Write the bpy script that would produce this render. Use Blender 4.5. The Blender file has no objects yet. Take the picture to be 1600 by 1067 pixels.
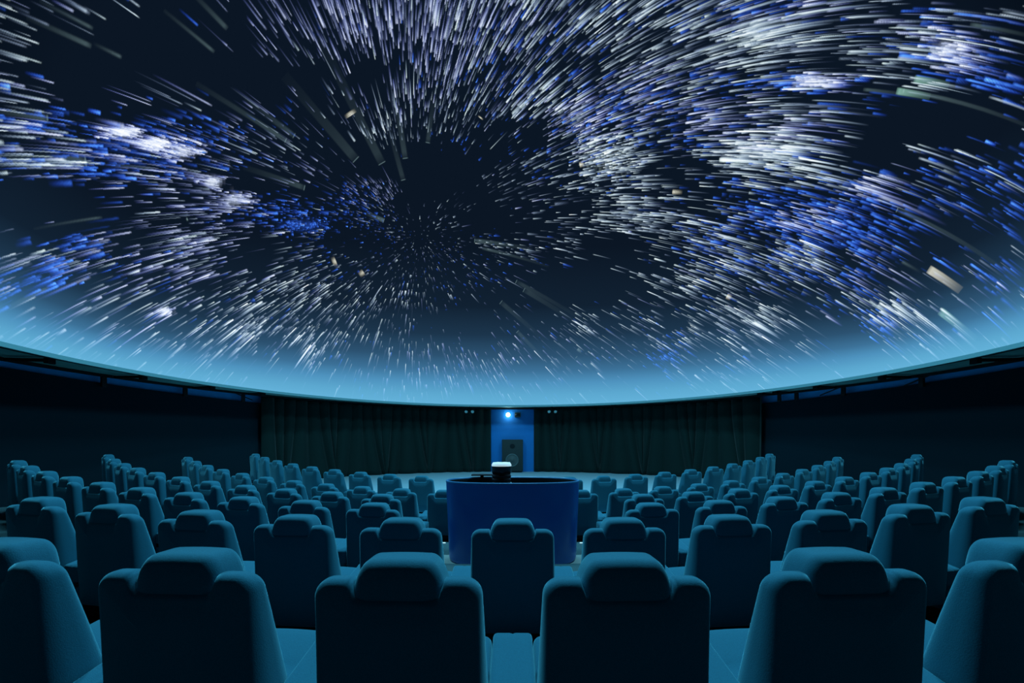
import bpy, bmesh, math, random
import numpy as np
from mathutils import Vector, Matrix

random.seed(7)
rng = np.random.default_rng(11)
C = bpy.context.scene.collection
SC = bpy.context.scene
PI = math.pi
EYE = 1.70                                   # camera height above the flat front floor

# ------------------------------------------------------------------ camera
cam_data = bpy.data.cameras.new('camera')
cam_data.sensor_width = 36.0
cam_data.lens = 13.5
cam_data.shift_y = (690 - 533.5) / 1600.0    # level camera with a raised lens: verticals stay vertical
cam_data.shift_x = -1.0 / 1600.0
cam_data.clip_start = 0.05
cam = bpy.data.objects.new('camera', cam_data)
cam.location = (0, 0, EYE)
cam.rotation_euler = (PI / 2, 0, 0)
C.objects.link(cam)
SC.camera = cam

# ------------------------------------------------------------------ world, exposure, lamps
world = bpy.data.worlds.new('world')
world.use_nodes = True
world.node_tree.nodes['Background'].inputs[0].default_value = (0.0, 0.0, 0.0, 1)
SC.world = world
SC.view_settings.view_transform = 'Standard'
SC.view_settings.look = 'None'
SC.view_settings.gamma = 1.0
SC.view_settings.use_curve_mapping = False
SC.view_settings.exposure = 0.0
SC.cycles.max_bounces = 4
SC.cycles.diffuse_bounces = 2
SC.cycles.glossy_bounces = 2
SC.cycles.use_denoising = True
SC.cycles.sample_clamp_indirect = 4.0

def area_light(name, loc, target, size, power, color):
    d = bpy.data.lights.new(name, 'AREA')
    d.shape = 'DISK'; d.size = size; d.energy = power; d.color = color
    o = bpy.data.objects.new(name, d)
    o.location = loc
    o.rotation_euler = (Vector(target) - Vector(loc)).to_track_quat('-Z', 'Y').to_euler()
    C.objects.link(o)
    return o

# added blue fill lamps high in the dome, to brighten the seats
area_light('fill_light', (0, 7.5, EYE + 11.0), (0, 5.0, 0), 3.2, 800, (0.22, 0.74, 1.0))
area_light('fill_light', (-4.6, 6.2, EYE + 8.9), (3.0, 8.0, 0), 1.8, 750, (0.22, 0.74, 1.0))
area_light('fill_light', (4.6, 6.2, EYE + 8.9), (-3.0, 8.0, 0), 1.8, 750, (0.22, 0.74, 1.0))

# ------------------------------------------------------------------ helpers
def srgb(r, g, b):
    f = lambda c: c / 12.92 if c <= .04045 else ((c + .055) / 1.055) ** 2.4
    return (f(r / 255), f(g / 255), f(b / 255), 1)

def material(name, color, rough=.6, metal=0.0, bump=0.0, scale=200.0, sheen=0.0, sheen_tint=(1, 1, 1, 1), var=0.0,
             emit=None, strength=0.0, coat=0.0, spec=.5):
    m = bpy.data.materials.new(name)
    m.use_nodes = True
    nt = m.node_tree
    b = nt.nodes['Principled BSDF']
    b.inputs['Base Color'].default_value = color
    b.inputs['Roughness'].default_value = rough
    b.inputs['Metallic'].default_value = metal
    b.inputs['Specular IOR Level'].default_value = spec
    if coat: b.inputs['Coat Weight'].default_value = coat
    if sheen:
        b.inputs['Sheen Weight'].default_value = sheen
        b.inputs['Sheen Roughness'].default_value = .38
        b.inputs['Sheen Tint'].default_value = sheen_tint
    if emit:
        b.inputs['Emission Color'].default_value = emit
        b.inputs['Emission Strength'].default_value = strength
    if bump or var:
        tc = nt.nodes.new('ShaderNodeTexCoord')
        n = nt.nodes.new('ShaderNodeTexNoise')
        n.inputs['Scale'].default_value = scale
        n.inputs['Detail'].default_value = 3
        nt.links.new(tc.outputs['Object'], n.inputs['Vector'])
        if bump:
            bp = nt.nodes.new('ShaderNodeBump')
            bp.inputs['Strength'].default_value = bump
            bp.inputs['Distance'].default_value = .004
            nt.links.new(n.outputs['Fac'], bp.inputs['Height'])
            nt.links.new(bp.outputs['Normal'], b.inputs['Normal'])
        if var:
            r = nt.nodes.new('ShaderNodeValToRGB')
            r.color_ramp.elements[0].position = .3
            r.color_ramp.elements[1].position = .7
            lo = tuple(c * (1 - var) for c in color[:3]) + (1,)
            hi = tuple(min(1, c * (1 + var)) for c in color[:3]) + (1,)
            r.color_ramp.elements[0].color = lo
            r.color_ramp.elements[1].color = hi
            nt.links.new(n.outputs['Fac'], r.inputs['Fac'])
            nt.links.new(r.outputs['Color'], b.inputs['Base Color'])
    return m

M = {
    'velour': material('teal_velour', (.018, .130, .195, 1), .85, bump=.25, scale=260, sheen=.75,
                       sheen_tint=(.30, .85, 1, 1), var=.12, spec=.2),
    'shell': material('dark_velour_shell', (.022, .12, .18, 1), .9, bump=.2, scale=260, sheen=.35,
                      sheen_tint=(.35, .75, 1, 1), var=.12, spec=.1),
    'metal': material('black_painted_steel', (.012, .014, .016, 1), .45, metal=.6),
    'lit_patch': material('grey_lit_floor', (.30, .33, .31, 1), .7, var=.1, scale=20, spec=.3),
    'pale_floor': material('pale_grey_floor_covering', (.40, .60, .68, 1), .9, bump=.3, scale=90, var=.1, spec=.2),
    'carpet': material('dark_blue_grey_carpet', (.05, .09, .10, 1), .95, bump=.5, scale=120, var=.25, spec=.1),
    'console': material('glossy_blue_laminate', (.006, .120, .50, 1), .38, coat=.15),
    'console_in': material('console_inner_black', (.008, .01, .014, 1), .5),
    'console_lip': material('console_lip_blue', (.03, .16, .34, 1), .35),
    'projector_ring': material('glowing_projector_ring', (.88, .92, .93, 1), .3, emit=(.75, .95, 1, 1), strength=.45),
    'black': material('black_plastic', (.006, .007, .009, 1), .3),
    'white': material('white_plastic', (.88, .92, .93, 1), .3),
    'curtain': material('dark_green_black_velvet', (.012, .028, .026, 1), .9, sheen=.15, bump=.2, scale=80, spec=.1),
    'drape': material('black_blue_stretched_cloth', (.007, .022, .032, 1), .95, bump=.2, scale=60, spec=.05),
    'wall': material('deep_blue_wall_paint', (.04, .34, .75, 1), .8, var=.08, scale=4, spec=.2),
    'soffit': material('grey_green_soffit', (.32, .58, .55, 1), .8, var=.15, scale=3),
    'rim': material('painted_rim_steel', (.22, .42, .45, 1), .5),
    'blue': material('bright_blue_board', (.004, .21, .62, 1), .75, var=.03, scale=2),
    'speaker': material('charcoal_speaker_cabinet', (.020, .030, .030, 1), .7, bump=.2, scale=120),
    'cone': material('speaker_cone_grey', (.07, .09, .09, 1), .6),
    'ring': material('speaker_surround', (.12, .16, .16, 1), .4),
    'lamp': material('lamp_glow', (1, 1, 1, 1), .4, emit=(.8, .97, 1, 1), strength=14),
    'led': material('marker_glow', (1, 1, 1, 1), .4, emit=(.6, .72, .75, 1), strength=.5),
    'lens': material('fixture_lens', (.6, .75, .7, 1), .12, metal=.8),
}

def link(name, me, mats, parent=None):
    o = bpy.data.objects.new(name, me)
    for m in (mats if isinstance(mats, (list, tuple)) else [mats]):
        me.materials.append(m)
    if parent is not None: o.parent = parent
    C.objects.link(o)
    return o

def obj(name, bm, mats, parent=None, smooth=True, angle=None):
    me = bpy.data.meshes.new(name)
    bmesh.ops.recalc_face_normals(bm, faces=bm.faces)
    bm.to_mesh(me); bm.free()
    if smooth:
        me.polygons.foreach_set('use_smooth', [True] * len(me.polygons))
        if angle is not None:
            me.set_sharp_from_angle(angle=math.radians(angle))
    return link(name, me, mats, parent)

def tag(o, label=None, cat=None, group=None, kind=None):
    if label: o['label'] = label
    if cat: o['category'] = cat
    if group: o['group'] = group
    if kind: o['kind'] = kind
    return o

def thing(name, loc, rz, label, cat, group=None):
    o = bpy.data.objects.new(name, None)
    o.empty_display_size = .1
    o.location = loc; o.rotation_euler = (0, 0, rz)
    C.objects.link(o)
    return tag(o, label, cat, group)

def add_box(bm, cx, cy, cz, sx, sy, sz, rz=0.0, rx=0.0, bevel=0.0):
    m = Matrix.Translation((cx, cy, cz)) @ Matrix.Rotation(rz, 4, 'Z') @ Matrix.Rotation(rx, 4, 'X') @ Matrix.Diagonal((sx, sy, sz, 1))
    r = bmesh.ops.create_cube(bm, size=1, matrix=m)
    if bevel:
        es = {e for v in r['verts'] for e in v.link_edges}
        bmesh.ops.bevel(bm, geom=list(es), offset=bevel, segments=2, affect='EDGES', profile=.5)

def add_bar(bm, a, b, r, seg=8):
    a, b = Vector(a), Vector(b); d = b - a
    m = Matrix.Translation((a + b) / 2) @ d.to_track_quat('Z', 'Y').to_matrix().to_4x4()
    bmesh.ops.create_cone(bm, cap_ends=True, segments=seg, radius1=r, radius2=r, depth=d.length, matrix=m)

def add_lathe(bm, prof, seg=40, mat=Matrix.Identity(4), close=False):
    rings = []
    for (r, z) in prof:
        if r < 1e-6: rings.append([bm.verts.new(mat @ Vector((0, 0, z)))])
        else: rings.append([bm.verts.new(mat @ Vector((r * math.cos(2 * PI * i / seg), r * math.sin(2 * PI * i / seg), z))) for i in range(seg)])
    for a, b in zip(rings, rings[1:]):
        for i in range(seg):
            j = (i + 1) % seg
            if len(a) == 1 and len(b) == 1: continue
            if len(a) == 1: bm.faces.new((a[0], b[i], b[j]))
            elif len(b) == 1: bm.faces.new((a[i], b[0], a[j]))
            else: bm.faces.new((a[i], b[i], b[j], a[j]))

def rounded_outline(w, h, r, n=6, es=1):
    """rounded rectangle, centred, in 2-D; r may be one radius or (bottom, top)"""
    rb, rt = (r, r) if not isinstance(r, (tuple, list)) else r
    pts = []
    for (cx, cy, a0, rr) in ((w/2 - rt, h/2 - rt, 0, rt), (-w/2 + rt, h/2 - rt, PI/2, rt),
                             (-w/2 + rb, -h/2 + rb, PI, rb), (w/2 - rb, -h/2 + rb, 1.5*PI, rb)):
        if pts and es > 1:
            x0, y0 = pts[-1]; x1, y1 = cx + rr * math.cos(a0), cy + rr * math.sin(a0)
            pts += [(x0 + (x1 - x0) * q / es, y0 + (y1 - y0) * q / es) for q in range(1, es)]
        for k in range(n + 1):
            a = a0 + PI/2 * k / n
            pts.append((cx + rr * math.cos(a), cy + rr * math.sin(a)))
    if es > 1:
        x0, y0 = pts[-1]; x1, y1 = pts[0]
        pts += [(x0 + (x1 - x0) * q / es, y0 + (y1 - y0) * q / es) for q in range(1, es)]
    return pts

def pillow(w, h, corner, depth, edge, bulge_back=0.0, bulge_front=0.0, n=6, k=5, sides=1, inner=5, es=1):
    """a padded slab: rounded outline (x, z), thickness along y from 0 (back) to depth (front)"""
    bm = bmesh.new()
    cmin = corner if not isinstance(corner, (tuple, list)) else min(corner)
    def ring(inset, y):
        ww, hh = w - 2 * inset, h - 2 * inset
        f = lambda c: max(c - inset, .002 + c * .15)
        c2 = f(corner) if not isinstance(corner, (tuple, list)) else (f(corner[0]), f(corner[1]))
        return [bm.verts.new((x, y, z)) for x, z in rounded_outline(ww, hh, c2, n, es)]
    prof = []
    full = min(w, h) / 2 * .72
    for i in range(inner):                                  # flat rear face, from centre outwards
        t = full - (full - edge) * i / inner
        prof.append((t, -bulge_back * (1 - ((full - t) / (full - edge)) ** 2) if full > edge else 0))
    for i in range(k + 1):
        a = PI/2 * i / k
        prof.append((edge * (1 - math.sin(a)), edge * (1 - math.cos(a))))
    for i in range(1, sides):
        prof.append((0, edge + (depth - 2 * edge) * i / sides))
    for i in range(k + 1):
        a = PI/2 * i / k
        prof.append((edge * (1 - math.cos(a)), depth - edge * (1 - math.sin(a))))
    for i in range(1, inner + 1):
        t = edge + (full - edge) * i / inner
        prof.append((t, depth + bulge_front * (1 - ((full - t) / (full - edge)) ** 2)))
    rings = [ring(a, b) for a, b in prof]
    m = len(rings[0])
    for a, b in zip(rings, rings[1:]):
        for i in range(m):
            bm.faces.new((a[i], a[(i + 1) % m], b[(i + 1) % m], b[i]))
    bm.faces.new(list(reversed(rings[0]))); bm.faces.new(rings[-1])
    return bm

def warp(bm, f):
    for v in bm.verts: v.co = Vector(f(*v.co))
    return bm

def smoothstep(a, b, x):
    t = min(1, max(0, (x - a) / (b - a)))
    return t * t * (3 - 2 * t)

# ------------------------------------------------------------------ room: round hall around the dome
DOME_C = Vector((0, 9.99, EYE + 1.90)); DOME_R = 10.146
ROOM_C = Vector((0, 9.99, 0)); ROOM_R = 12.3
SOFFIT = EYE + 1.95

# seat rows: arc radius around ROW_C, head height below the eye at the centre, rise towards the ends, index shift
ROW_Y = 19.342
HEAD = .92
ROWS = {  # radius, drop, shift, rise
    'A': (18.108, .4086, 0.0, .0080), 'B': (16.776, .5462, 0.0, .0058), 'C': (15.493, .6593, .3765, .0049),
    'D': (14.185, .7593, .3751, .0051), 'E': (12.777, .8619, .0635, .0058), 'F': (11.205, .7782, .1007, .0062)}
PITCH = .78
ROW_END = {'A': 3.2, 'B': 5.6, 'C': 9.75, 'D': 10.05, 'E': 9.45, 'F': 8.75}   # arc length from the centre to the end of a row platform
def row_z(key, th):
    rho, drop, sh, k = ROWS[key]
    end = ROW_END[key] / rho
    s = rho * min(abs(th), end)
    z = EYE - drop - HEAD + k * s * s
    if abs(th) > end: z -= (z + .02) * min(1, (abs(th) - end) * rho / .45)   # platforms stop behind the last seat
    return z

def arc_wall(name, r0, r1, a0, a1, z0, z1, mat, seg=48, parent=None, ztop=None):
    """wall piece between azimuths a0..a1 (degrees from +Y, clockwise seen from above)"""
    bm = bmesh.new(); cols = []
    for i in range(seg + 1):
        t = i / seg
        a = math.radians(a0 + (a1 - a0) * t); s, c = math.sin(a), math.cos(a)
        zt = z1 if ztop is None else ztop(t)
        cols.append([bm.verts.new((ROOM_C.x + r * s, ROOM_C.y + r * c, z)) for r, z in ((r0, z0), (r0, zt), (r1, zt), (r1, z0))])
    for a, b in zip(cols, cols[1:]):
        for j in range(4):
            bm.faces.new((a[j], a[(j + 1) % 4], b[(j + 1) % 4], b[j]))
    if abs(a1 - a0) < 359.9:
        bm.faces.new(cols[0]); bm.faces.new(list(reversed(cols[-1])))
    return obj(name, bm, mat, parent, smooth=True, angle=30)

for nm, a0, a1 in (('wall_front', -45, 45), ('wall_right', 45, 135), ('wall_back', 135, 225), ('wall_left', 225, 315)):
    tag(arc_wall(nm, ROOM_R, ROOM_R + .15, a0, a1, -.25, 14.2, M['drape' if nm == 'wall_back' else 'wall'], 40), kind='structure')

# stepped floor: one tier under every row, flat floor in front of the seats
bm = bmesh.new()
keys = 'ABCDEF'
def front_z(th): return 0.0
tiers = []
prev = 23.0
for i, k in enumerate(keys):
    inner = (ROWS[keys[i + 1]][0] + .22) if i < 5 else ROWS['F'][0] - 1.15
    tiers.append((prev, inner, k)); prev = inner
tiers.append((prev, 0.02, None))
NTH = 144
last = None
for (ro, ri, k) in tiers:
    n = 4 if k == 'D' else max(1, int((ro - ri) / .65))
    for j in range(n + 1):
        rr = ro + (ri - ro) * j / n
        ring = []
        for q in range(NTH):
            th = -PI + 2 * PI * q / NTH
            z = row_z(k, th) if k else 0.0
            ring.append(bm.verts.new((rr * math.sin(th), ROW_Y - rr * math.cos(th), z)))
        if last:
            for q in range(NTH):
                bm.faces.new((last[q], last[(q + 1) % NTH], ring[(q + 1) % NTH], ring[q])).material_index = 0 if k in ('A', 'B', 'C', 'E') or (k == 'D' and (abs(ring[q].co.x) > 1.5 or rr < 13.69)) else (2 if k == 'D' else 1)  # by the console, lit floor is painted lighter and shade behind it dark
        last = ring
lim = ROOM_R + .9
dead = [v for v in bm.verts if math.hypot(v.co.x, v.co.y - ROOM_C.y) > lim]
bmesh.ops.delete(bm, geom=dead, context='VERTS')
tag(obj('floor', bm, [M['carpet'], M['pale_floor'], M['lit_patch']], smooth=False), kind='structure')

# soffit ring between dome rim and wall
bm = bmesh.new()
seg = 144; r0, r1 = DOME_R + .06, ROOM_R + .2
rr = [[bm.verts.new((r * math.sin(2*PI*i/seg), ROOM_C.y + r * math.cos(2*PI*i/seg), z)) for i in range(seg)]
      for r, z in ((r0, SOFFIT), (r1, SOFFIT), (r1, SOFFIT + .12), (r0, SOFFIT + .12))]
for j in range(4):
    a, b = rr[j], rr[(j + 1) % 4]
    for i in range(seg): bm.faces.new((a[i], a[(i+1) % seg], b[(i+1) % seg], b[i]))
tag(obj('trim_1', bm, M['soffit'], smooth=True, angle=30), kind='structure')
bm = bmesh.new(); bmesh.ops.create_cone(bm, cap_ends=True, segments=96, radius1=ROOM_R + .2, radius2=ROOM_R + .2, depth=.15, matrix=Matrix.Translation((0, ROOM_C.y, 14.27)))
tag(obj('ceiling', bm, M['metal'], angle=30), kind='structure')

# ------------------------------------------------------------------ the star picture projected on the dome
POLE = np.array([-0.38990368, 0.62830592, 0.67320635]); POLE /= np.linalg.norm(POLE)
E1 = np.array([POLE[1], -POLE[0], 0.0]); E1 /= np.linalg.norm(E1)
E2 = -np.cross(POLE, E1) if np.cross(POLE, E1)[2] < 0 else np.cross(POLE, E1)
# star clusters in the plane (azimuth, angle) around the point the stars fly out of:
# centre x, y, spread (3), number, tint, brightness
CLUSTERS = [
    (0.563,0.565,0.065,0.01,0.058,420,'W',1.5),(0.782,0.435,0.12,0.068,0.059,300,'W',1.0),(0.678,0.495,0.115,0.032,0.089,300,'W',1.0),
    (0.504,0.615,0.084,0.026,0.062,200,'W',0.9),(0.949,0.923,0.06,0.047,0.049,220,'W',1.3),(0.879,0.829,0.054,0.036,0.036,120,'W',1.1),
    (1.042,0.922,0.078,0.06,0.063,150,'W',1.0),(0.953,0.868,0.098,0.051,0.085,160,'W',0.8),(0.848,1.148,0.022,0.017,0.02,130,'L',1.6),
    (0.776,1.057,0.073,0.07,0.028,100,'B',1.1),(0.91,1.431,0.024,0.002,0.026,160,'L',1.4),(0.87,1.42,0.045,0.013,0.055,80,'B',1.1),
    (0.982,1.482,0.032,0.004,0.046,50,'B',1.0),(0.819,0.429,0.123,0.074,0.051,120,'W',0.9),(0.376,0.606,0.091,0.034,0.059,240,'L',1.0),
    (0.268,0.603,0.08,0.03,0.047,220,'W',1.1),(0.488,0.713,0.109,0.035,0.077,170,'B',1.0),(0.523,0.787,0.093,0.04,0.057,120,'L',0.9),
    (0.166,0.64,0.117,0.022,0.089,180,'B',0.8),(0.059,0.651,0.172,0.049,0.114,330,'W',0.8),(-0.096,0.636,0.16,0.042,0.102,400,'L',0.8),
    (-0.168,0.495,0.139,0.039,0.069,260,'L',0.8),(-0.347,0.535,0.1,0.025,0.069,190,'L',0.7),(-0.295,0.61,0.191,0.078,0.045,300,'L',0.8),
    (-0.037,0.729,0.133,0.061,0.052,200,'W',0.8),(-0.504,0.469,0.067,0.013,0.071,80,'L',0.6),(-0.104,0.425,0.123,0.032,0.068,190,'W',0.7),
    (-0.216,0.311,0.04,0.012,0.028,60,'W',0.9),(-0.017,0.418,0.137,0.05,0.053,130,'W',0.6),(0.358,0.449,0.137,0.039,0.098,200,'W',0.6),
    (0.444,0.541,0.122,0.052,0.074,160,'B',0.9),(0.053,0.367,0.065,0.023,0.022,60,'B',0.9),(0.191,0.297,0.163,0.049,0.075,90,'W',0.5),
    (0.323,0.279,0.149,0.058,0.052,70,'W',0.8),(-0.933,0.163,0.023,0.002,0.006,130,'L',1.7),(-0.858,0.142,0.027,0.002,0.008,150,'L',1.8),
    (-0.795,0.128,0.029,0.004,0.01,120,'L',1.4),(-0.724,0.054,0.02,0.002,0.011,90,'L',1.6),(-0.66,0.009,0.035,0.003,0.014,110,'L',1.4),
    (-0.816,0.179,0.121,0.014,0.033,150,'B',1.0),(-0.889,0.102,0.142,0.01,0.056,260,'B',0.8),(-0.837,0.027,0.15,0.011,0.076,300,'L',0.7),
    (-1.028,0.136,0.149,0.005,0.064,260,'B',0.9),(-1.124,0.105,0.086,-0.004,0.017,50,'W',0.9),(-1.122,0.221,0.079,0.026,0.073,110,'W',0.8),
    (-1.006,0.244,0.109,0.016,0.062,110,'L',0.7),(-0.99,0.373,0.101,0.018,0.029,60,'W',0.8),(-0.762,0.311,0.075,0.019,0.058,24,'W',0.7),
    (-0.606,0.221,0.109,0.022,0.041,60,'L',0.6),(-0.541,0.166,0.116,0.021,0.036,60,'W',0.6),(-0.438,-0.046,0.065,0.008,0.018,200,'B',1.5),
    (-0.528,-0.007,0.093,0.011,0.032,170,'B',0.9),(-0.253,-0.002,0.098,0.018,0.051,230,'B',0.7),(-0.192,0.12,0.079,0.018,0.025,200,'L',0.6),
    (-0.297,0.046,0.071,0.01,0.055,150,'B',0.8),(-0.404,0.135,0.081,0.014,0.039,70,'L',0.6),(-0.125,0.139,0.047,0.011,0.023,60,'L',0.6),
    (-0.729,-0.063,0.106,0.004,0.068,130,'L',0.8),(-0.914,-0.153,0.143,-0.001,0.09,180,'L',0.8),(-0.774,-0.161,0.115,-0.003,0.061,130,'L',0.8),
    (-0.521,-0.155,0.132,0.015,0.065,130,'W',0.7),(-0.817,-0.051,0.039,0.024,0.066,60,'W',0.8),(-0.535,-0.337,0.141,0.0,0.064,280,'W',1.0),
    (-0.434,-0.265,0.076,0.003,0.048,150,'W',1.0),(-0.722,-0.433,0.163,-0.013,0.069,170,'W',0.8),(-0.9,-0.301,0.16,-0.018,0.08,130,'W',0.7),
    (-0.384,-0.409,0.108,0.007,0.098,130,'W',0.8),(-0.413,-0.481,0.033,0.002,0.047,70,'W',1.3),(-0.629,-0.394,0.046,-0.004,0.023,60,'W',1.1),
    (-0.914,-0.316,0.015,-0.002,0.008,50,'L',1.4),(-0.226,-0.327,0.134,0.009,0.105,160,'W',0.8),(-0.048,-0.369,0.148,0.011,0.137,220,'W',0.8),
    (-0.11,-0.234,0.168,0.026,0.069,160,'W',0.8),(-0.003,-0.267,0.12,0.019,0.072,110,'W',0.7),(0.084,-0.469,0.173,0.016,0.117,170,'W',0.8),
    (0.22,-0.532,0.195,0.033,0.094,130,'L',0.8),(0.432,-0.441,0.136,0.023,0.098,90,'L',0.8),(0.257,-0.609,0.263,0.046,0.064,60,'L',0.7),
    (-1.102,-0.359,0.186,-0.057,0.05,80,'W',0.7),(-1.152,-0.154,0.031,0.001,0.026,60,'B',1.3),(-1.084,-0.094,0.051,-0.007,0.017,50,'B',1.3),
    (-1.023,-0.166,0.114,-0.014,0.043,50,'B',0.9),(-1.267,-0.158,0.025,-0.001,0.024,40,'B',1.2),(-1.191,-0.103,0.05,-0.011,0.018,20,'W',0.8),
    (-1.102,0.031,0.077,0.007,0.059,14,'W',0.7),(0.546,0.185,0.143,0.068,0.042,80,'W',0.7),(0.34,0.069,0.078,0.025,0.029,40,'W',1.0),
    (0.491,0.099,0.184,0.076,0.037,60,'W',0.8),(0.098,0.018,0.22,0.044,0.154,260,'W',0.4),(-0.008,0.002,0.155,0.032,0.127,300,'W',0.45),
    (-0.078,-0.089,0.204,0.026,0.148,260,'L',0.4),(0.088,0.129,0.05,0.011,0.031,60,'W',0.8),(0.19,0.162,0.051,0.015,0.021,40,'W',0.8),
    (-0.02,-0.092,0.289,0.065,0.102,200,'B',0.5),(0.24,-0.058,0.171,0.013,0.138,120,'B',0.6),(0.521,0.002,0.201,0.073,0.096,60,'W',0.6),
    (0.427,-0.216,0.19,0.055,0.093,50,'L',0.6),(0.811,-0.096,0.183,0.079,0.069,60,'W',0.7),(0.833,-0.105,0.041,0.018,0.028,30,'W',1.0),
    (0.713,-0.351,0.242,0.078,0.133,70,'W',0.6),(1.198,0.276,0.149,0.05,0.145,280,'W',1.0),(1.09,0.346,0.114,0.067,0.074,130,'W',1.0),
    (1.428,0.259,0.131,0.043,0.149,190,'W',0.9),(1.414,0.385,0.045,0.018,0.055,120,'W',1.1),(1.389,0.085,0.136,0.09,0.12,90,'W',0.8),
    (1.091,0.007,0.14,0.064,0.111,60,'W',0.7),(1.225,0.014,0.05,-0.001,0.064,60,'B',1.2),(1.247,-0.056,0.04,0.006,0.043,40,'B',1.2),
    (1.226,0.8,0.145,0.069,0.158,420,'B',1.0),(1.099,0.66,0.121,0.073,0.105,260,'B',0.9),(1.255,0.643,0.125,0.09,0.121,180,'B',1.0),
    (1.302,0.71,0.063,0.033,0.076,110,'W',0.9),(1.206,0.58,0.106,0.049,0.108,130,'W',0.9),(1.213,0.845,0.039,0.036,0.04,70,'L',1.2),
    (0.929,0.544,0.116,0.051,0.095,180,'W',0.7),(0.991,0.456,0.124,0.07,0.081,120,'W',0.9),(1.184,0.979,0.115,0.054,0.135,200,'B',0.9),
    (1.199,1.073,0.024,0.006,0.026,60,'L',1.2),(1.269,0.985,0.081,-0.039,0.064,90,'B',1.0),(1.485,0.931,0.078,-0.004,0.127,120,'L',0.8),
    (1.393,0.959,0.073,0.032,0.11,110,'B',0.8),(1.606,0.872,0.03,-0.001,0.051,70,'W',1.2),(1.653,0.788,0.028,0.003,0.051,60,'B',1.2),
    (1.694,0.827,0.048,0.032,0.111,60,'W',0.8),(1.524,0.719,0.08,0.02,0.12,60,'W',0.7),(1.461,0.73,0.06,0.024,0.082,40,'B',0.8),
    (1.341,1.231,0.094,-0.012,0.138,140,'B',0.9),(1.184,1.406,0.103,-0.029,0.085,110,'B',0.9),(1.341,1.373,0.111,-0.044,0.077,100,'B',0.9),
    (1.191,1.269,0.061,0.03,0.099,60,'W',0.7),(1.112,1.226,0.052,0.049,0.071,24,'B',0.8),(1.617,1.194,0.076,-0.044,0.116,50,'W',0.7),
    (1.563,1.266,0.038,-0.027,0.072,40,'B',0.8),(1.746,0.968,0.045,-0.017,0.15,40,'W',0.6),(0.759,1.245,0.102,0.099,0.07,110,'W',0.8),
    (0.61,1.08,0.09,0.056,0.054,130,'W',0.8),(0.616,1.094,0.022,0.005,0.019,50,'W',1.1),(0.661,1.22,0.118,0.118,0.04,90,'L',0.8),
    (0.795,1.374,0.065,0.069,0.056,50,'W',0.8),(0.511,1.083,0.11,0.09,0.035,90,'B',0.8),(0.465,1.0,0.085,0.05,0.049,110,'W',0.7),
    (0.692,1.075,0.093,0.071,0.049,110,'W',0.7),(0.85,1.27,0.052,0.056,0.045,60,'W',0.8),(0.635,0.934,0.119,0.075,0.073,120,'W',0.7),
    (0.454,0.863,0.112,0.022,0.09,180,'W',0.7),(0.286,0.837,0.14,0.049,0.092,220,'W',0.8),(0.639,0.785,0.115,0.05,0.076,170,'B',0.8),
    (0.759,0.866,0.094,0.052,0.062,140,'L',0.7),(0.85,1.025,0.098,0.066,0.073,130,'W',0.7),(0.939,0.99,0.074,0.066,0.047,110,'L',0.7),
    (0.994,1.1,0.076,0.037,0.083,70,'B',0.8),(0.275,0.865,0.036,0.003,0.033,40,'W',1.2),(0.291,0.932,0.062,0.037,0.019,60,'W',0.9),
    (0.837,1.506,0.031,0.039,0.049,30,'W',0.7),(0.976,1.353,0.014,0.014,0.02,16,'W',1.3),(1.068,1.504,0.033,-0.008,0.038,16,'W',0.8),
]
VOIDS = [
    (-0.896,0.302,109.267,-57.381,269.297),(-0.726,0.363,187.177,-50.652,154.281),(-0.611,0.332,155.223,-197.105,757.589),
    (-0.007,0.246,127.636,-114.589,380.874),(0.01,0.181,173.779,-163.453,643.329),(0.234,0.153,130.374,-115.821,345.127),
    (0.041,0.276,193.075,-20.666,258.601),(-1.152,0.006,195.01,109.761,874.37),(-1.189,0.044,535.816,191.856,1898.05),
    (-0.605,0.062,254.11,-224.006,1914.203),(1.046,1.226,807.69,-338.183,233.711),(1.116,1.136,506.466,-101.504,291.829),
    (0.753,1.299,6413.751,-4373.091,3613.032),(1.425,1.196,657.512,-30.191,100.206),(0.734,0.051,52.263,-45.971,104.715),
    (0.27,-0.301,58.409,-42.517,212.314),(-0.319,0.415,662.392,-862.498,2461.63),(-0.264,0.21,354.185,-413.87,1467.847),
    (0.299,0.476,494.297,-106.304,732.991),(-0.608,-0.16,240.685,-38.045,518.585),(-1.101,-0.01,108.193,135.89,1155.976),
    (1.094,1.295,546.855,-138.697,197.702),(0.76,0.293,286.279,-336.981,634.815),
]
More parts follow.
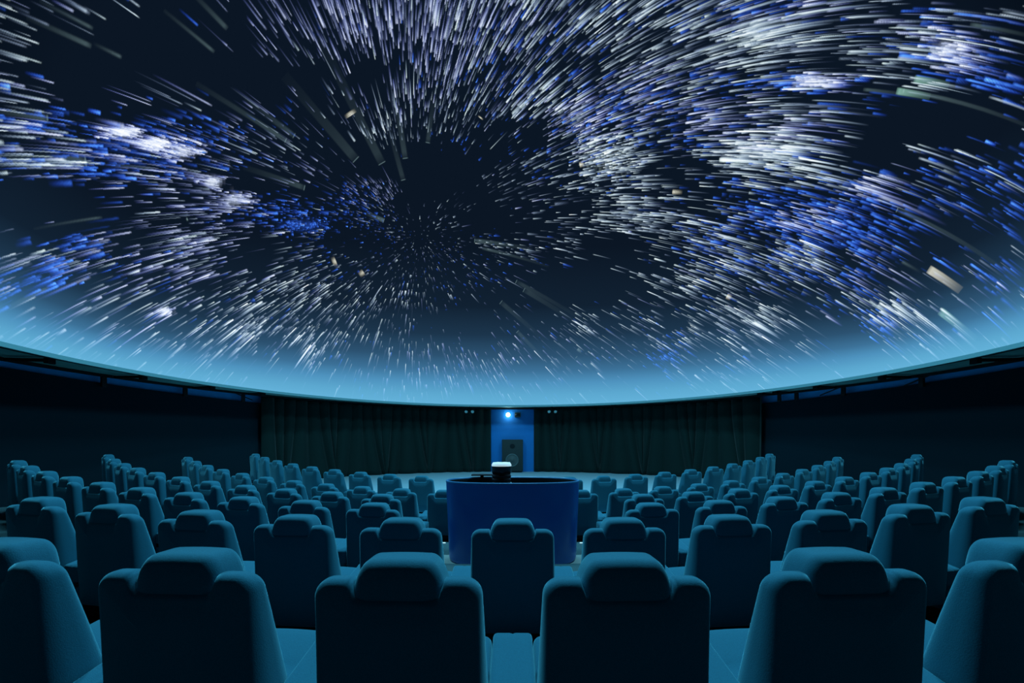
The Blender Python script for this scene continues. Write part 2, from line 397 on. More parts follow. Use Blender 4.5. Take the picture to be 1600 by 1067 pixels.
BEAMS = [
    (0.35,2.536,0.299,1.6,0.13,'W'),(0.29,2.318,0.374,1.5,0.13,'W'),(0.28,2.016,0.238,1.0,0.17,'W'),
    (0.212,2.116,0.208,0.9,0.13,'W'),(0.332,1.745,0.161,0.8,0.15,'W'),(0.554,2.768,0.26,0.7,0.28,'W'),
    (0.539,2.72,0.159,0.8,0.2,'W'),(0.455,2.978,0.194,0.9,0.22,'W'),(0.809,2.575,0.099,1.0,0.3,'W'),
    (0.806,2.655,0.124,0.7,0.4,'W'),(1.035,2.775,0.094,0.6,0.4,'W'),(1.031,2.809,0.113,0.9,0.4,'W'),
    (0.973,2.802,0.057,0.5,0.5,'W'),(1.035,3.05,0.188,2.2,0.3,'W'),(1.102,2.97,0.105,1.2,0.35,'W'),
    (0.884,3.053,0.132,0.6,0.3,'W'),(1.025,-3.104,0.153,0.5,0.35,'W'),(1.201,-2.986,0.15,1.0,0.35,'W'),
    (0.234,0.232,0.26,0.9,0.32,'W'),(0.272,0.129,0.311,0.6,0.3,'W'),(0.466,-0.105,0.373,1.0,0.13,'W'),
    (0.516,-0.139,0.29,1.2,0.13,'W'),(0.455,-0.37,0.278,1.2,0.12,'W'),(0.608,-0.467,0.213,1.0,0.17,'W'),
    (0.891,-0.269,0.028,1.0,0.8,'W'),(0.912,-0.313,0.208,1.5,0.07,'W'),(0.459,2.36,0.013,0.9,1.2,'Y'),
    (1.718,0.7,0.337,1.6,0.25,'W'),(1.634,0.927,0.282,1.1,0.45,'W'),(1.65,0.95,0.072,1.2,0.5,'G'),
    (1.62,0.925,0.073,1.1,0.6,'G'),(1.547,0.921,0.103,0.9,0.4,'W'),(1.726,1.047,0.117,0.9,0.5,'W'),
    (1.392,1.085,0.223,0.7,0.45,'W'),(1.862,0.618,0.095,1.9,0.85,'Y'),(1.947,0.557,0.112,2.0,0.45,'G'),
    (1.793,0.603,0.06,0.8,0.4,'W'),(0.359,-2.685,0.017,0.8,1.0,'Y'),(0.279,-2.419,0.024,0.6,0.8,'Y'),
    (0.155,2.991,0.076,0.8,0.5,'W'),(1.038,0.623,0.038,0.5,1.2,'Y'),(0.7,0.788,0.018,0.5,1.2,'Y'),
    (0.478,1.383,0.005,0.5,1.2,'Y'),(1.347,0.301,0.02,0.7,1.2,'Y'),(0.811,-3.075,0.005,0.5,1.5,'W'),
]
STAR_DENS = 0.78


def star_picture(N=4096, RM=2.2):
    img = np.zeros((3, N * N), np.float32)
    scale = N / (2 * RM)
    X, Y, T, Bn = [], [], [], []
    for (mx, my, l00, l10, l11, n, t, b) in CLUSTERS:
        n = int(n * STAR_DENS * (.62 if t == 'W' and n >= 150 and b < 1.25 else 1))
        g = rng.normal(size=(2, n))
        X.append(mx + l00 * g[0]); Y.append(my + l10 * g[0] + l11 * g[1])
        T.append(np.full(n, 'WLB'.index(t))); Bn.append(np.full(n, b))
    # thin even scatter over the whole dome and clusters carrying on out of sight
    n = 9000
    d = rng.normal(size=(n, 3)); d[:, 2] = np.abs(d[:, 2]); d /= np.linalg.norm(d, axis=1)[:, None]
    cen = rng.normal(size=(70, 3)); cen[:, 2] = np.abs(cen[:, 2]); cen /= np.linalg.norm(cen, axis=1)[:, None]
    d2 = cen[rng.integers(0, 70, n)] + rng.normal(size=(n, 3)) * .12; d2 /= np.linalg.norm(d2, axis=1)[:, None]
    pos = d2 * DOME_R + np.array([0, DOME_C.y, 1.9])
    seen = (pos[:, 1] > .3) & (pos[:, 2] / np.maximum(pos[:, 1], .3) < 1.2) & (np.abs(pos[:, 0]) / np.maximum(pos[:, 1], .3) < 1.4)
    d2 = d2[~seen]
    d = np.vstack([d[:2200], d2])
    r = np.arccos(np.clip(d @ POLE, -1, 1)); tt = np.stack([d @ E1, d @ E2]); tt /= np.linalg.norm(tt, axis=0)
    X.append(tt[0] * r); Y.append(tt[1] * r)
    T.append(rng.choice(3, len(r), p=[.4, .25, .35])); Bn.append(np.full(len(r), .7))
    X = np.concatenate(X); Y = np.concatenate(Y); T = np.concatenate(T); Bn = np.concatenate(Bn)
    keep = np.ones(len(X), bool)
    for (mx, my, a, b_, c) in VOIDS:
        dx, dy = X - mx, Y - my
        g = np.exp(-.5 * (a * dx * dx + 2 * b_ * dx * dy + c * dy * dy) * .8)
        keep &= rng.random(len(X)) > 1.1 * g
    X, Y, T, Bn = X[keep], Y[keep], T[keep], Bn[keep]
    # patchy sky: thin the stars out with a smooth random field
    ks = rng.normal(size=(2, 36)) * 17; kp = rng.random(36) * 2 * PI
    field = np.sum(np.sin(X[:, None] * ks[0] + Y[:, None] * ks[1] + kp), axis=1) / math.sqrt(18)
    keep = rng.random(len(X)) < 1 / (1 + np.exp(-2.6 * (field + .45))) + .22 + (Bn > .95) * .5
    X, Y, T, Bn = X[keep], Y[keep], T[keep], Bn[keep]
    R = np.hypot(X, Y); PH = np.arctan2(Y, X)
    n = len(R)
    sr = np.sin(np.minimum(R, PI - .3))
    ln = (.004 + .070 * np.maximum(sr, .0)) * np.exp(rng.normal(size=n) * .45)
    ln = np.where(T == 2, ln * .55, ln) * np.where(Bn > 1.3, .5, 1)
    wd = (.00065 + .00036 * R) * np.exp(rng.normal(size=n) * .35) * np.where(T == 2, 1.45, 1.0)
    br = Bn * .60 * np.exp(rng.normal(size=n) * .85)
    headc = np.array([[.70, .95, .90], [.56, .66, 1.0], [.03, .12, .80]])[T]
    tailc = np.array([[.30, .46, .74], [.16, .22, .95], [.012, .05, .55]])[T]
    mixb = rng.random(n)[:, None] * .5
    headc = headc * (1 - mixb) + np.array([.45, .55, 1.0]) * mixb * (T != 2)[:, None] + headc * mixb * (T == 2)[:, None]
    dimf = (np.where(T == 2, 0, .85) * np.exp(-br / .34))[:, None]
    headc = headc * (1 - dimf) + np.array([.26, .40, .98]) * dimf
    tailc = tailc * (1 - dimf) + np.array([.12, .20, .75]) * dimf
    def splat(R, PH, ln, wd, br, hc, tc, decay=1.9, flat=0.0):
        S = int(min(400, max(6, np.ceil(ln.max() * scale / .7))))
        if flat > 0: S *= 2
        s = (np.arange(S) + .5) / S
        K = int(max(3, np.ceil(wd.max() * scale * 3)))
        off = np.arange(-K, K + 1) * 1.0
        if flat > 0: off = np.arange(-3 * K, 3 * K + 1) / 3.0; br = br / 3.0
        cph, sph = np.cos(PH), np.sin(PH)
        hw = np.maximum(wd * scale, .5)                          # in texels
        rad = R[:, None] + ln[:, None] * s[None]
        prof = (np.exp(-decay * s) * (1 - s ** 3) * np.minimum(1, s / .10 + .05))[None] * (1 - flat) + flat
        step = (ln * scale / S)[:, None]
        I, W0, W1, W2 = [], [], [], []
        for o in off:
            if flat > 0: g = 1 / (1 + np.exp((abs(o) - hw) * 1.2))
            else: g = np.exp(-.5 * (o / hw) ** 2)
            ok = g > .03
            if not ok.any(): continue
            x = (rad[ok] * cph[ok, None]) * scale + N / 2 - o * sph[ok, None]
            y = (rad[ok] * sph[ok, None]) * scale + N / 2 + o * cph[ok, None]
            w = (g[ok] * br[ok])[:, None] * prof * step[ok]
            xi, yi = np.rint(x).astype(np.int64), np.rint(y).astype(np.int64)
            good = (xi >= 0) & (xi < N) & (yi >= 0) & (yi < N)
            I.append((yi * N + xi)[good])
            for c, WL in enumerate((W0, W1, W2)):
                WL.append((w * (hc[ok, c][:, None] * (1 - s)[None] + tc[ok, c][:, None] * s[None]))[good])
        I = np.concatenate(I)
        for c, WL in enumerate((W0, W1, W2)):
            WL = np.concatenate(WL)
            if len(I) > 400000: img[c] += np.bincount(I, weights=WL, minlength=N * N).astype(np.float32)
            else: np.add.at(img[c], I, WL)
    order = np.argsort(ln)
    for ch in np.array_split(order, 8):
        splat(R[ch], PH[ch], ln[ch], wd[ch], br[ch], headc[ch], tailc[ch])
    # soft haze behind the brightest clusters
    for (mx, my, l00, l10, l11, cnt, t, b) in CLUSTERS:
        if b < 1.35: continue
        k = 300
        g = rng.normal(size=(2, k))
        x = mx + .55 * l00 * g[0]; y = my + .55 * (l10 * g[0] + l11 * g[1])
        col = {'W': (.7, .9, .85), 'L': (.6, .72, 1.0), 'B': (.03, .12, .8)}[t]
        hc = np.tile(np.array(col), (k, 1))
        splat(np.hypot(x, y), np.arctan2(y, x), np.full(k, .014), np.full(k, .004), np.full(k, .020 * b), hc, hc)
    # the few broad pale trails and near stars
    for (r, ph, L, wdeg, b, t) in BEAMS:
        if t == 'W' and r > .7: wdeg *= .55
        col = {'W': (.32, .52, .55), 'Y': (.9, .88, .66), 'G': (.35, .75, .6)}[t]
        hc = np.array([col]); one = np.ones(1)
        splat(r * one, ph * one, L * one, math.radians(wdeg) / 2 * one, b * (.34 if t == 'W' else .9) * one, hc, hc * .7, decay=1.6 if L > .03 else .5, flat=.08 if L > .06 else 0)
        if t == 'W' and wdeg > .6: splat(r * one, ph * one, .003 * one, math.radians(wdeg) / 2 * one, .14 * one, hc * 1.5, hc, flat=1)
    img = 1 - np.exp(-img * 1.45)
    img = np.where(img <= .0031308, img * 12.92, 1.055 * np.maximum(img, 1e-6) ** (1 / 2.4) - .055)
    px = np.ones((N * N, 4), np.float32)
    px[:, :3] = img.T
    im = bpy.data.images.new('star_picture', N, N, alpha=False)
    im.pixels.foreach_set(px.ravel())
    im.update(); im.pack()
    return im, RM

def dome_material():
    im, RM = star_picture()
    m = bpy.data.materials.new('projected_star_show'); m.use_nodes = True
    nt = m.node_tree; nt.nodes.clear(); L = nt.links.new
    def node(t, **kw):
        n = nt.nodes.new(t)
        for k, v in kw.items(): setattr(n, k, v)
        return n
    def math_(op, a, b=None, clamp=False):
        n = node('ShaderNodeMath', operation=op, use_clamp=clamp)
        for i, v in enumerate((a, b)):
            if v is None: continue
            if isinstance(v, (int, float)): n.inputs[i].default_value = v
            else: L(v, n.inputs[i])
        return n.outputs[0]
    tc = node('ShaderNodeTexCoord')
    nrm = node('ShaderNodeVectorMath', operation='NORMALIZE'); L(tc.outputs['Object'], nrm.inputs[0])
    def dot(v):
        n = node('ShaderNodeVectorMath', operation='DOT_PRODUCT'); L(nrm.outputs[0], n.inputs[0]); n.inputs[1].default_value = tuple(v)
        return n.outputs['Value']
    dp, d1, d2 = dot(POLE), dot(E1), dot(E2)
    r = math_('ARCCOSINE', math_('MINIMUM', dp, .999999))
    ln = math_('MAXIMUM', math_('SQRT', math_('ADD', math_('MULTIPLY', d1, d1), math_('MULTIPLY', d2, d2))), 1e-4)
    q = math_('DIVIDE', math_('DIVIDE', r, ln), 2 * RM)
    cx = node('ShaderNodeCombineXYZ')
    L(math_('ADD', math_('MULTIPLY', d1, q), .5), cx.inputs[0]); L(math_('ADD', math_('MULTIPLY', d2, q), .5), cx.inputs[1])
    tex = node('ShaderNodeTexImage', image=im, extension='CLIP', interpolation='Linear'); L(cx.outputs[0], tex.inputs[0])
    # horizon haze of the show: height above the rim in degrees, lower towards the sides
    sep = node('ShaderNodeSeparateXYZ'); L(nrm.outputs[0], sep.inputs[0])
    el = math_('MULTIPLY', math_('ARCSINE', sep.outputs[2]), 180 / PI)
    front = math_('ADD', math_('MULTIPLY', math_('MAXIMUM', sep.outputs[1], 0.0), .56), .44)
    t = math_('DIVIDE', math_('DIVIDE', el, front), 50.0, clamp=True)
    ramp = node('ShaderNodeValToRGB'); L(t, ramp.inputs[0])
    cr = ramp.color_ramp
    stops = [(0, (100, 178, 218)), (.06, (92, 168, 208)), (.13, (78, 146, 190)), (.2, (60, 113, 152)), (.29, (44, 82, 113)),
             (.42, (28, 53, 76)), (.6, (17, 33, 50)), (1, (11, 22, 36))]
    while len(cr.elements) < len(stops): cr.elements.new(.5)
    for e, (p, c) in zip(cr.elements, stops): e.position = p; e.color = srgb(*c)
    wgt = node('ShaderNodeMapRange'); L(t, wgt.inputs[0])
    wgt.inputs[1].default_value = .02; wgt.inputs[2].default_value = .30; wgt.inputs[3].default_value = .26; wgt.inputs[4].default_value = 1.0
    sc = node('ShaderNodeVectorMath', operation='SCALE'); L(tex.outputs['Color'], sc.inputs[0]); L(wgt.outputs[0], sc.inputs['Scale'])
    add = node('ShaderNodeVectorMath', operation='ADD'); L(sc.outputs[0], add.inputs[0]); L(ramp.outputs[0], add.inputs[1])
    # dome glow dimmed behind the audience, out of view, so seat backs stay dark
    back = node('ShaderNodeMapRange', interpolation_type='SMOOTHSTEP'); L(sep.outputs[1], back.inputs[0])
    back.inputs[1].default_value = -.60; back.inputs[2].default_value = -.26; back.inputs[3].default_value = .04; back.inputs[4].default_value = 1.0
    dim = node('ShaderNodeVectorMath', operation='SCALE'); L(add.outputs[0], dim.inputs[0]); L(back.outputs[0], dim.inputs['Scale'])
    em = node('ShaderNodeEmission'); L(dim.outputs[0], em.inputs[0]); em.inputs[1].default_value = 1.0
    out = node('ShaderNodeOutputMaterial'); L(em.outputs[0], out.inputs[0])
    return m

# ------------------------------------------------------------------ dome
dome = thing('projection_dome', DOME_C, 0, 'huge dark planetarium dome showing streaking stars above the seats', 'dome')
bm = bmesh.new(); seg, nz = 160, 40
def dome_ring(r, z): return [bm.verts.new((r * math.sin(2*PI*i/seg), r * math.cos(2*PI*i/seg), z)) for i in range(seg)]
prev = None
for j in range(nz):
    a = PI/2 * j / nz
    ring = dome_ring(DOME_R * math.cos(a), DOME_R * math.sin(a))
    if prev:
        for i in range(seg): bm.faces.new((prev[i], prev[(i+1) % seg], ring[(i+1) % seg], ring[i]))
    prev = ring
top = bm.verts.new((0, 0, DOME_R))
for i in range(seg): bm.faces.new((prev[i], prev[(i+1) % seg], top))
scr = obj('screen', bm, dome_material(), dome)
scr.data.flip_normals()
bm = bmesh.new(); prev = None
for j in range(14):
    a = PI/2 * j / 14
    ring = dome_ring((DOME_R + .05) * math.cos(a), (DOME_R + .05) * math.sin(a))
    if prev:
        for i in range(seg): bm.faces.new((prev[i], prev[(i+1) % seg], ring[(i+1) % seg], ring[i]))
    prev = ring
top = bm.verts.new((0, 0, DOME_R + .05))
for i in range(seg): bm.faces.new((prev[i], prev[(i+1) % seg], top))
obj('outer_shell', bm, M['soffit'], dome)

def ring_box(name, r0, r1, z0, z1, mat, parent, seg=160):
    bm = bmesh.new()
    rr = [[bm.verts.new((r * math.sin(2*PI*i/seg), r * math.cos(2*PI*i/seg), z)) for i in range(seg)] for r, z in ((r0, z0), (r1, z0), (r1, z1), (r0, z1))]
    for j in range(4):
        a, b = rr[j], rr[(j + 1) % 4]
        for i in range(seg): bm.faces.new((a[i], a[(i+1) % seg], b[(i+1) % seg], b[i]))
    return obj(name, bm, mat, parent, angle=30)
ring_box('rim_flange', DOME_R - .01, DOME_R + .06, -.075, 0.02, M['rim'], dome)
ring_box('rim_chord', DOME_R + .10, DOME_R + .22, -.06, .05, M['metal'], dome)

# ring of dark truss hanging under the soffit along the wall
truss = thing('ring_truss', DOME_C, 0, 'dark steel ring truss running round the hall under the dome rim', 'truss')
ring_box('chord', 11.78, 11.90, -.03, .04, M['metal'], truss)
post_bm = bmesh.new(); add_box(post_bm, 0, 0, 0, .12, .07, .40)
post_me = bpy.data.meshes.new('post'); post_bm.to_mesh(post_me); post_bm.free(); post_me.materials.append(M['metal'])
brace_bm = bmesh.new(); add_bar(brace_bm, (-.75, 0, .14), (.02, 0, -.12), .022)
brace_me = bpy.data.meshes.new('brace'); brace_bm.to_mesh(brace_me); brace_bm.free(); brace_me.materials.append(M['metal'])
brk_bm = bmesh.new(); add_box(brk_bm, 0, 0, 0, .10, .9, .06); add_box(brk_bm, 0, -.45, -.02, .16, .10, .12)
brk_me = bpy.data.meshes.new('bracket'); brk_bm.to_mesh(brk_me); brk_bm.free(); brk_me.materials.append(M['metal'])
for a in (-96, -84, -73, -63.5, 63, 66, 73.5, 84, 96):
    ra = math.radians(a)
    for nm, me, r, z in (('post', post_me, 12.05, -.10), ('bracket', brk_me, 11.2, -.02)):
        o = bpy.data.objects.new(nm, me); o.parent = truss
        o.location = (r * math.sin(ra), r * math.cos(ra), z); o.rotation_euler = (0, 0, -ra)
        C.objects.link(o)
for a in (-62, 70, 82):
    ra = math.radians(a)
    o = bpy.data.objects.new('brace', brace_me); o.parent = truss
    o.location = (12.04 * math.sin(ra), 12.04 * math.cos(ra), -.08); o.rotation_euler = (0, 0, -ra)
    if a > 0: o.scale = (-1, 1, 1)
    C.objects.link(o)

# ------------------------------------------------------------------ wall cloths and curtains
for nm, a0, a1, side in (('wall_cloth', 57.5, 150.0, 'right'), ('wall_cloth', -57.5, -150.0, 'left')):
    o = arc_wall(nm, ROOM_R - .13, ROOM_R - .06, a0, a1, -.2, 0, M['drape'], 64,
                 ztop=lambda t: EYE + 1.60 + .17 * min(1, t / .38))
    tag(o, 'flat black cloth covering the %s wall behind the seat ends' % side, 'wall cloth')

def curtain(name, a0, a1, label, seed):
    rnd = random.Random(seed)
    bm = bmesh.new()
    R0 = ROOM_R - .42
    total = abs(a1 - a0); ncol = int(total * 9); nrow = 14
    # irregular folds: phase advances unevenly
    ph, phases, amps = 0.0, [], []
    w = 1.0; amp = 1.0
    for i in range(ncol + 1):
        if i % 18 == 0: w = rnd.uniform(.7, 1.35); 
        ph += w * total / ncol * 2.6
        phases.append(ph)
    rows = []
    for j in range(nrow + 1):
        t = j / nrow; z = .015 + (SOFFIT - .12) * t
        row = []
        for i in range(ncol + 1):
            p = phases[i]
            flare = (1 - t) ** 1.6
            A = .085 + .05 * flare
            d = A * (abs(math.sin(p / 2)) ** .8 * 2 - 1) + .03 * math.sin(p * .37 + 1)
            ends = min(1, i / ncol * 8, (1 - i / ncol) * 8)
            sway = ends * .42 * flare * math.sin(p * .21 + seed) + ends * .10 * flare
            a = math.radians(a0 + (a1 - a0) * i / ncol) + sway / R0 * (1 if 0 < i < ncol else 0)
            r = R0 - d - .05 * flare
            row.append(bm.verts.new((r * math.sin(a), ROOM_C.y + r * math.cos(a), z)))
        rows.append(row)
    for a, b in zip(rows, rows[1:]):
        for i in range(ncol): bm.faces.new((a[i], a[i+1], b[i+1], b[i]))
    o = obj(name, bm, M['curtain'])
    s = o.modifiers.new('thickness', 'SOLIDIFY'); s.thickness = .012
    return tag(o, label, 'curtain')
curtain('stage_curtain', -60.6, -6.0, 'long dark pleated curtain left of the blue panel', 1)
curtain('stage_curtain', 5.9, 60.3, 'long dark pleated curtain right of the blue panel', 5)

# ------------------------------------------------------------------ blue panel, speaker, lamp
bm = bmesh.new(); add_box(bm, -.02, 21.85, 1.765, 2.44, .10, 3.53, bevel=.01)
tag(obj('blue_panel', bm, M['blue'], angle=30), 'tall bright blue wall board between the two dark curtains', 'panel')

sp = thing('loudspeaker', (-.01, 21.45, 0), 0, 'big dark two-way loudspeaker standing in front of the blue board', 'speaker')
bm = bmesh.new(); add_box(bm, 0, 0, .94, 1.16, .60, 1.76, bevel=.015)
obj('cabinet', bm, M['speaker'], sp, angle=30)
face = Matrix.Translation((0, -.30, 0)) @ Matrix.Rotation(PI/2, 4, 'X')
bm = bmesh.new(); add_lathe(bm, [(.36, 0), (.36, .03), (.33, .045), (.305, .03), (.30, .0)], 48, Matrix.Translation((-.02, 0, .68)) @ face)
obj('woofer_surround', bm, M['ring'], sp)
bm = bmesh.new(); add_lathe(bm, [(.30, .02), (.10, .004), (.09, .018), (0, .035)], 48, Matrix.Translation((-.02, 0, .68)) @ face)
obj('woofer_cone', bm, M['cone'], sp)
bm = bmesh.new(); add_lathe(bm, [(.14, 0), (.14, .012), (.12, .012), (.05, .004), (0, .006)], 32, Matrix.Translation((0, 0, 1.46)) @ face)
obj('tweeter', bm, M['black'], sp)
bm = bmesh.new()
for s in (-1, 1): add_box(bm, s * .45, 0, .03, .12, .5, .06)
obj('feet', bm, M['metal'], sp)

lp = thing('wall_lamp', (-.26, 21.79, EYE + 1.52), 0, 'small bright white lamp high on the blue board', 'lamp')
bm = bmesh.new(); bmesh.ops.create_uvsphere(bm, u_segments=24, v_segments=16, radius=.115, matrix=Matrix.Translation((0, -.12, 0)))
obj('bulb', bm, M['lamp'], lp)
bm = bmesh.new(); add_lathe(bm, [(0, -.01), (.08, -.01), (.08, .05), (.05, .06), (0, .06)], 24, Matrix.Rotation(PI/2, 4, 'X'))
obj('socket', bm, M['metal'], lp)
ld = bpy.data.lights.new('wall_lamp_light', 'POINT'); ld.energy = 6; ld.color = (.45, .85, 1); ld.shadow_soft_size = .12
lo = bpy.data.objects.new('lamp_light', ld); lo.location = (-.26, 21.52, EYE + 1.52); C.objects.link(lo)
pb = thing('wall_box', (.28, 21.80, EYE + 1.51), 0, 'small dark grey equipment box right of the bright wall lamp', 'box')
bm = bmesh.new(); add_box(bm, 0, -.12, 0, .34, .24, .26, bevel=.012); obj('housing', bm, M['cone'], pb, angle=30)
bm = bmesh.new(); add_box(bm, 0, -.245, .01, .26, .012, .17); obj('front_grille', bm, M['black'], pb)

for x, side in ((-2.33, 'left'), (2.13, 'right')):
    t = thing('twin_spotlight', (x, 20.75, SOFFIT), 0, 'small twin spotlight hanging under the dome rim %s of the blue board' % side, 'spotlight',
              'spotlights under the rim')
    bm = bmesh.new(); add_box(bm, 0, 0, -.10, .05, .05, .20); add_box(bm, 0, 0, -.20, .52, .05, .05); obj('hanger', bm, M['metal'], t)
    for s in (-1, 1):
        bm = bmesh.new()
        m = Matrix.Translation((s * .17, -.04, -.30)) @ Matrix.Rotation(PI/2 + .5, 4, 'X')
        add_lathe(bm, [(0, -.14), (.08, -.14), (.105, .10), (.095, .10), (.08, .0), (0, -.01)], 20, m)
        h = obj('lamp_head', bm, M['metal'], t)
        bm = bmesh.new(); add_lathe(bm, [(.0, .085), (.06, .075), (.095, .095), (.08, .06)], 20, m)
        obj('lens', bm, M['lens'], h)

# ------------------------------------------------------------------ console with the star projector
CY = 5.52
def oval(t, a, b, e=2.35):
    c, s = math.cos(t), math.sin(t)
    return (a * math.copysign(abs(c) ** (2/e), c), b * math.copysign(abs(s) ** (2/e), s))
def add_oval_shell(bm, prof, seg=96):
    rings = []
    for (a, b, z) in prof:
        rings.append([bm.verts.new((*oval(2*PI*i/seg, a, b), z)) for i in range(seg)])
    for p, q in zip(rings, rings[1:]):
        for i in range(seg): bm.faces.new((p[i], p[(i+1) % seg], q[(i+1) % seg], q[i]))
    return rings
zf = row_z('D', 0)
con = thing('control_console', (0.0, CY, zf), 0, 'oval glossy blue console island standing in the middle of the seats', 'console')
ht = EYE - .545 - zf
bm = bmesh.new(); add_oval_shell(bm, [(.87, .42, .0), (.895, .435, .02), (.905, .445, .06), (.948, .478, ht - .035), (.952, .482, ht - .02)])
obj('body', bm, M['console'], con, angle=40)
bm = bmesh.new(); add_oval_shell(bm, [(.952, .482, ht - .02), (.950, .480, ht - .004), (.944, .474, ht), (.93, .455, ht), (.924, .448, ht - .006), (.922, .446, ht - .02)])
obj('top_lip', bm, M['console_lip'], con, angle=40)
bm = bmesh.new(); rg = add_oval_shell(bm, [(.922, .446, ht - .02), (.915, .44, ht - .32)]); bm.faces.new(rg[-1])
obj('inner_well', bm, M['console_in'], con, angle=40)

zp = ht - .32
pr = thing('star_projector', (-.16, CY, zf + zp), 0, 'black cylindrical star projector with white ring top standing in the blue console', 'projector')
bm = bmesh.new()
prof = [(0, 0), (.17, 0), (.17, .04), (.125, .06), (.125, .12)]
for k in range(5): prof += [(.132, .13 + k * .055), (.138, .15 + k * .055), (.132, .17 + k * .055), (.127, .178 + k * .055)]
prof += [(.136, .42), (.14, .45), (.14, .53), (.0, .535)]
add_lathe(bm, prof, 48); obj('body', bm, M['black'], pr, angle=40)
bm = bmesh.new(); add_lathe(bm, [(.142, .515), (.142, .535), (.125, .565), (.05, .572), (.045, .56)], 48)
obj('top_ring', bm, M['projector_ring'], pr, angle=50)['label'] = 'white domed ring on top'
bm = bmesh.new(); add_lathe(bm, [(.047, .55), (.047, .568), (.03, .572), (0, .56)], 32); obj('lens', bm, M['black'], pr, angle=50)
for s in range(6):
    a = s * PI/3 + .4
    bm = bmesh.new(); add_lathe(bm, [(.018, 0), (.018, .012), (0, .016)], 12, Matrix.Rotation(a, 4, 'Z') @ Matrix.Translation((.138, 0, .26)) @ Matrix.Rotation(PI/2, 4, 'Y'))
    obj('side_lens', bm, M['lens'], pr)
mo = thing('desk_monitor', (-.47, CY + .40, zf + zp), 0, 'thin dark monitor edge showing above the back lip of the blue console', 'monitor')
bm = bmesh.new(); add_box(bm, 0, 0, .355, .32, .16, .02, bevel=.004); obj('display', bm, M['black'], mo)
bm = bmesh.new(); add_box(bm, 0, -.02, .18, .05, .03, .35); add_box(bm, 0, -.04, .006, .2, .1, .012); obj('stand', bm, M['metal'], mo)

# short white step markers beside the console
for s, sd in ((-1, 'left'), (1, 'right')):
    for k, nm in ((0, 'nearer the console'), (1, 'nearer the seats')):
        x = s * (1.14 + .17 * k)
        bm = bmesh.new(); add_box(bm, x, 6.32, row_z('D', 0) + .012, .07, .03, .018, bevel=.003)
        tag(obj('step_marker', bm, M['led']), 'tiny pale step marker on the floor %s of the console, the one %s' % (sd, nm), 'marker light', 'step markers')

# ------------------------------------------------------------------ seats
def seat_meshes():
    out = {}
    # backrest: wedge, rear face almost upright, front face sloping forward downwards, dip under the headrest
    bw, bh, zb = .565, .74, .125
    bm = pillow(bw, bh, (.05, .062), .085, .034, bulge_back=.012, n=7, k=6, inner=8, es=22)
    def f(x, y, z):
        zz = z + bh / 2                       # 0..bh
        t = max(0.0, 1 - zz / bh)
        yf = y * (1 + 1.9 * t ** .9)          # thicker towards the seat
        lean = .03 + .045 * t
        x2 = x * (1 + .055 * min(1, t * 1.6))
        if zz > bh * .8:
            zz -= .062 * smoothstep(.162, .136, abs(x)) * smoothstep(bh * .75, bh, zz)
        return (x2, yf + lean, zz + zb)
    warp(bm, f); out['backrest'] = (bm, M['velour'])
    # headrest pillow
    hw, hh = .33, .22
    bm = pillow(hw, hh, (.03, .058), .150, .042, bulge_back=.004, bulge_front=.01, n=8, k=6, inner=3, es=6)
    warp(bm, lambda x, y, z: (x * (1 - .15 * smoothstep(-.01, .09, z)), y + .047, z + .92 - hh / 2 + .006 * math.cos(x * 9)))
    out['headrest'] = (bm, M['velour'])
    # seat cushion: front edge raised
    sw, sd, sh = .585, .56, .17
    bm = pillow(sw, sh, .035, sd, .045, bulge_front=.01, n=5, k=5, sides=16, inner=5, es=8)
    def g(x, y, z):
        yy = y + .10
        crease = -.012 * math.exp(-((yy - .42) / .012) ** 2) if z > 0 else 0
        puff = (.014 * (1 - (x / (sw / 2)) ** 2) - .03 * math.sin(PI * min(1, max(0, yy / .62))) ** 2) if z > .03 else 0
        return (x * (1 - .05 * yy / .66), yy, z + .225 + .075 * (yy - .10) / sd + crease + puff)
    warp(bm, g); out['seat'] = (bm, M['velour'])
    # arm block (x = 0 here, moved by the parent)
    aw, al, ah = .172, .38, .39
    bm = pillow(aw, ah, .02, al, .018, n=5, k=4, inner=3, sides=6, es=12)
    def h(x, y, z):
        yy = y + .09
        zz = z + .49 - ah / 2 - .085 * (1 - (y / al)) * (1 if z > 0 else .2)
        if z > .1: zz -= .004 * math.exp(-(x / .005) ** 2)
        return (x, yy, zz)
    warp(bm, h); out['armrest'] = (bm, M['velour'])
    bm = bmesh.new()
    add_box(bm, 0, .34, .10, .46, .40, .12, bevel=.01); add_box(bm, 0, .34, .02, .5, .5, .04, bevel=.008)
    out['base'] = (bm, M['metal'])
    return out

MESH = {}
for nm, (bm, mt) in seat_meshes().items():
    bmesh.ops.recalc_face_normals(bm, faces=bm.faces)
    me = bpy.data.meshes.new(nm); bm.to_mesh(me); bm.free()
    me.materials.append(mt)
    me.polygons.foreach_set('use_smooth', [True] * len(me.polygons))
    if nm == 'base': me.set_sharp_from_angle(angle=.6)
    MESH[nm] = me

def child(name, me, parent, loc=(0, 0, 0), rz=0.0):
    o = bpy.data.objects.new(name, me); o.parent = parent; o.location = loc; o.rotation_euler = (0, 0, rz)
    C.objects.link(o); return o

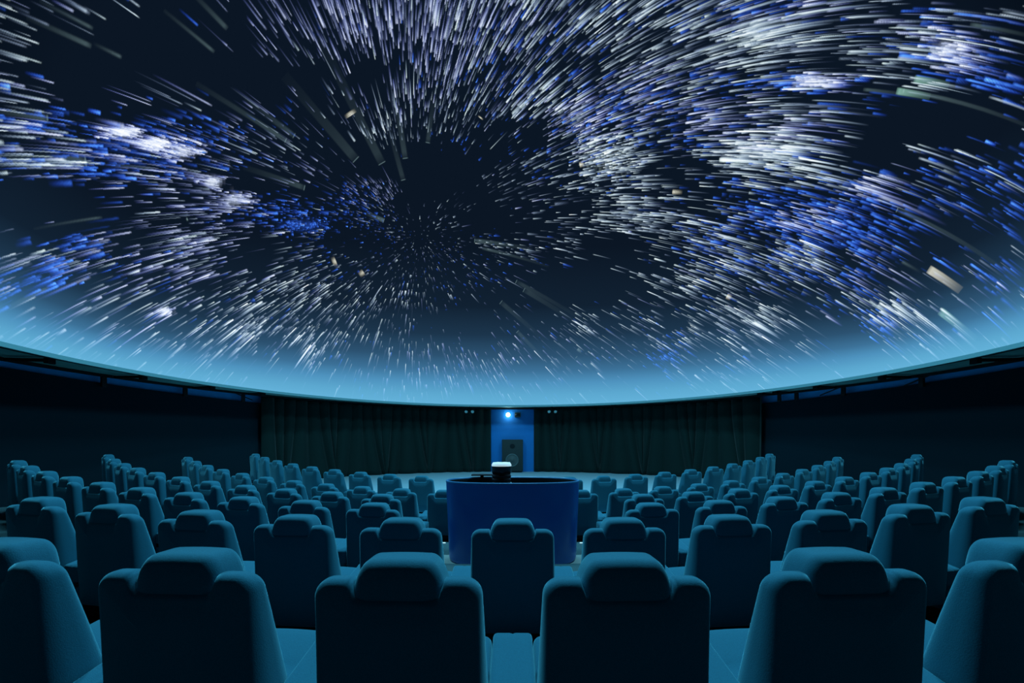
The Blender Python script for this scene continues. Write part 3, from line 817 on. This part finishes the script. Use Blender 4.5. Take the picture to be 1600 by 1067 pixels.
WORD = ['', 'first', 'second', 'third', 'fourth', 'fifth', 'sixth', 'seventh', 'eighth', 'ninth', 'tenth', 'eleventh', 'twelfth']
ROWNAME = {'A': 'nearest seat row', 'B': 'second nearest seat row', 'C': 'third nearest seat row',
           'D': 'third farthest seat row', 'E': 'second farthest seat row', 'F': 'farthest seat row'}
SEATS = {'A': [.5, 1.5, 2.5], 'B': [0, 1, 2, 3, 4, 5], 'C': [1.5 + i for i in range(10)], 'D': [2 + i for i in range(11)],
         'E': [1.5 + i for i in range(11)], 'F': [2.5 + i for i in range(9)]}
def place_seat(key, n, label, right_arm, left_arm):
    rho, drop, sh, k = ROWS[key]
    sgn = 1 if n > 0 else -1
    m = n + (sgn * sh if n else 0)
    th = m * PITCH / rho
    x, y = rho * math.sin(th), ROW_Y - rho * math.cos(th)
    z = row_z(key, th)
    o = thing('cinema_seat', (x, y, z), th, label, 'seat', ROWNAME[key])
    for nm in ('base', 'seat', 'backrest', 'headrest'): child(nm, MESH[nm], o)
    half = PITCH / 2
    if right_arm: child('armrest', MESH['armrest'], o, (half, 0, 0), PITCH / rho / 2)
    if left_arm: child('armrest', MESH['armrest'], o, (-half, 0, 0), -PITCH / rho / 2)
    if key in 'CD' and abs(n) <= 2:                       # wide aisle arms beside the console
        for a in [c for c in o.children if c.name.startswith('armrest')]:
            if a.location.x * n < 0: a.location.x *= 1.13; a.scale.x = 1.5
    return o

for key, ns in SEATS.items():
    full = []
    for n in ns:
        if n: full.append(-n)
        full.append(n)
    if key == 'F': full.append(1.5)
    full.sort()
    for n in full:
        left = [q for q in full if q < n]
        has_left = any(abs(q - (n - 1)) < .01 for q in full) and not (key in 'CDEF' and n > 0 and n - 1 < 0)
        side = 'left' if n < 0 else 'right'
        first = min(abs(q) for q in full if q * n > 0) if n else 0
        idx = int(round(abs(n) - first)) + 1
        lead = {'A': 'teal padded seat', 'B': 'teal padded seat', 'C': 'teal padded seat', 'D': 'teal padded seat', 'E': 'teal padded seat', 'F': 'teal padded seat'}[key]
        if n == 0: label = 'teal padded seat straight in front of the blue console, middle of the second nearest row'
        else:
            ref = 'centre line' if key in 'AB' else 'console'
            label = '%s, %s %s of the %s, %s' % (lead, WORD[idx], side, ref, ROWNAME[key])
        place_seat(key, n, label, True, not has_left)
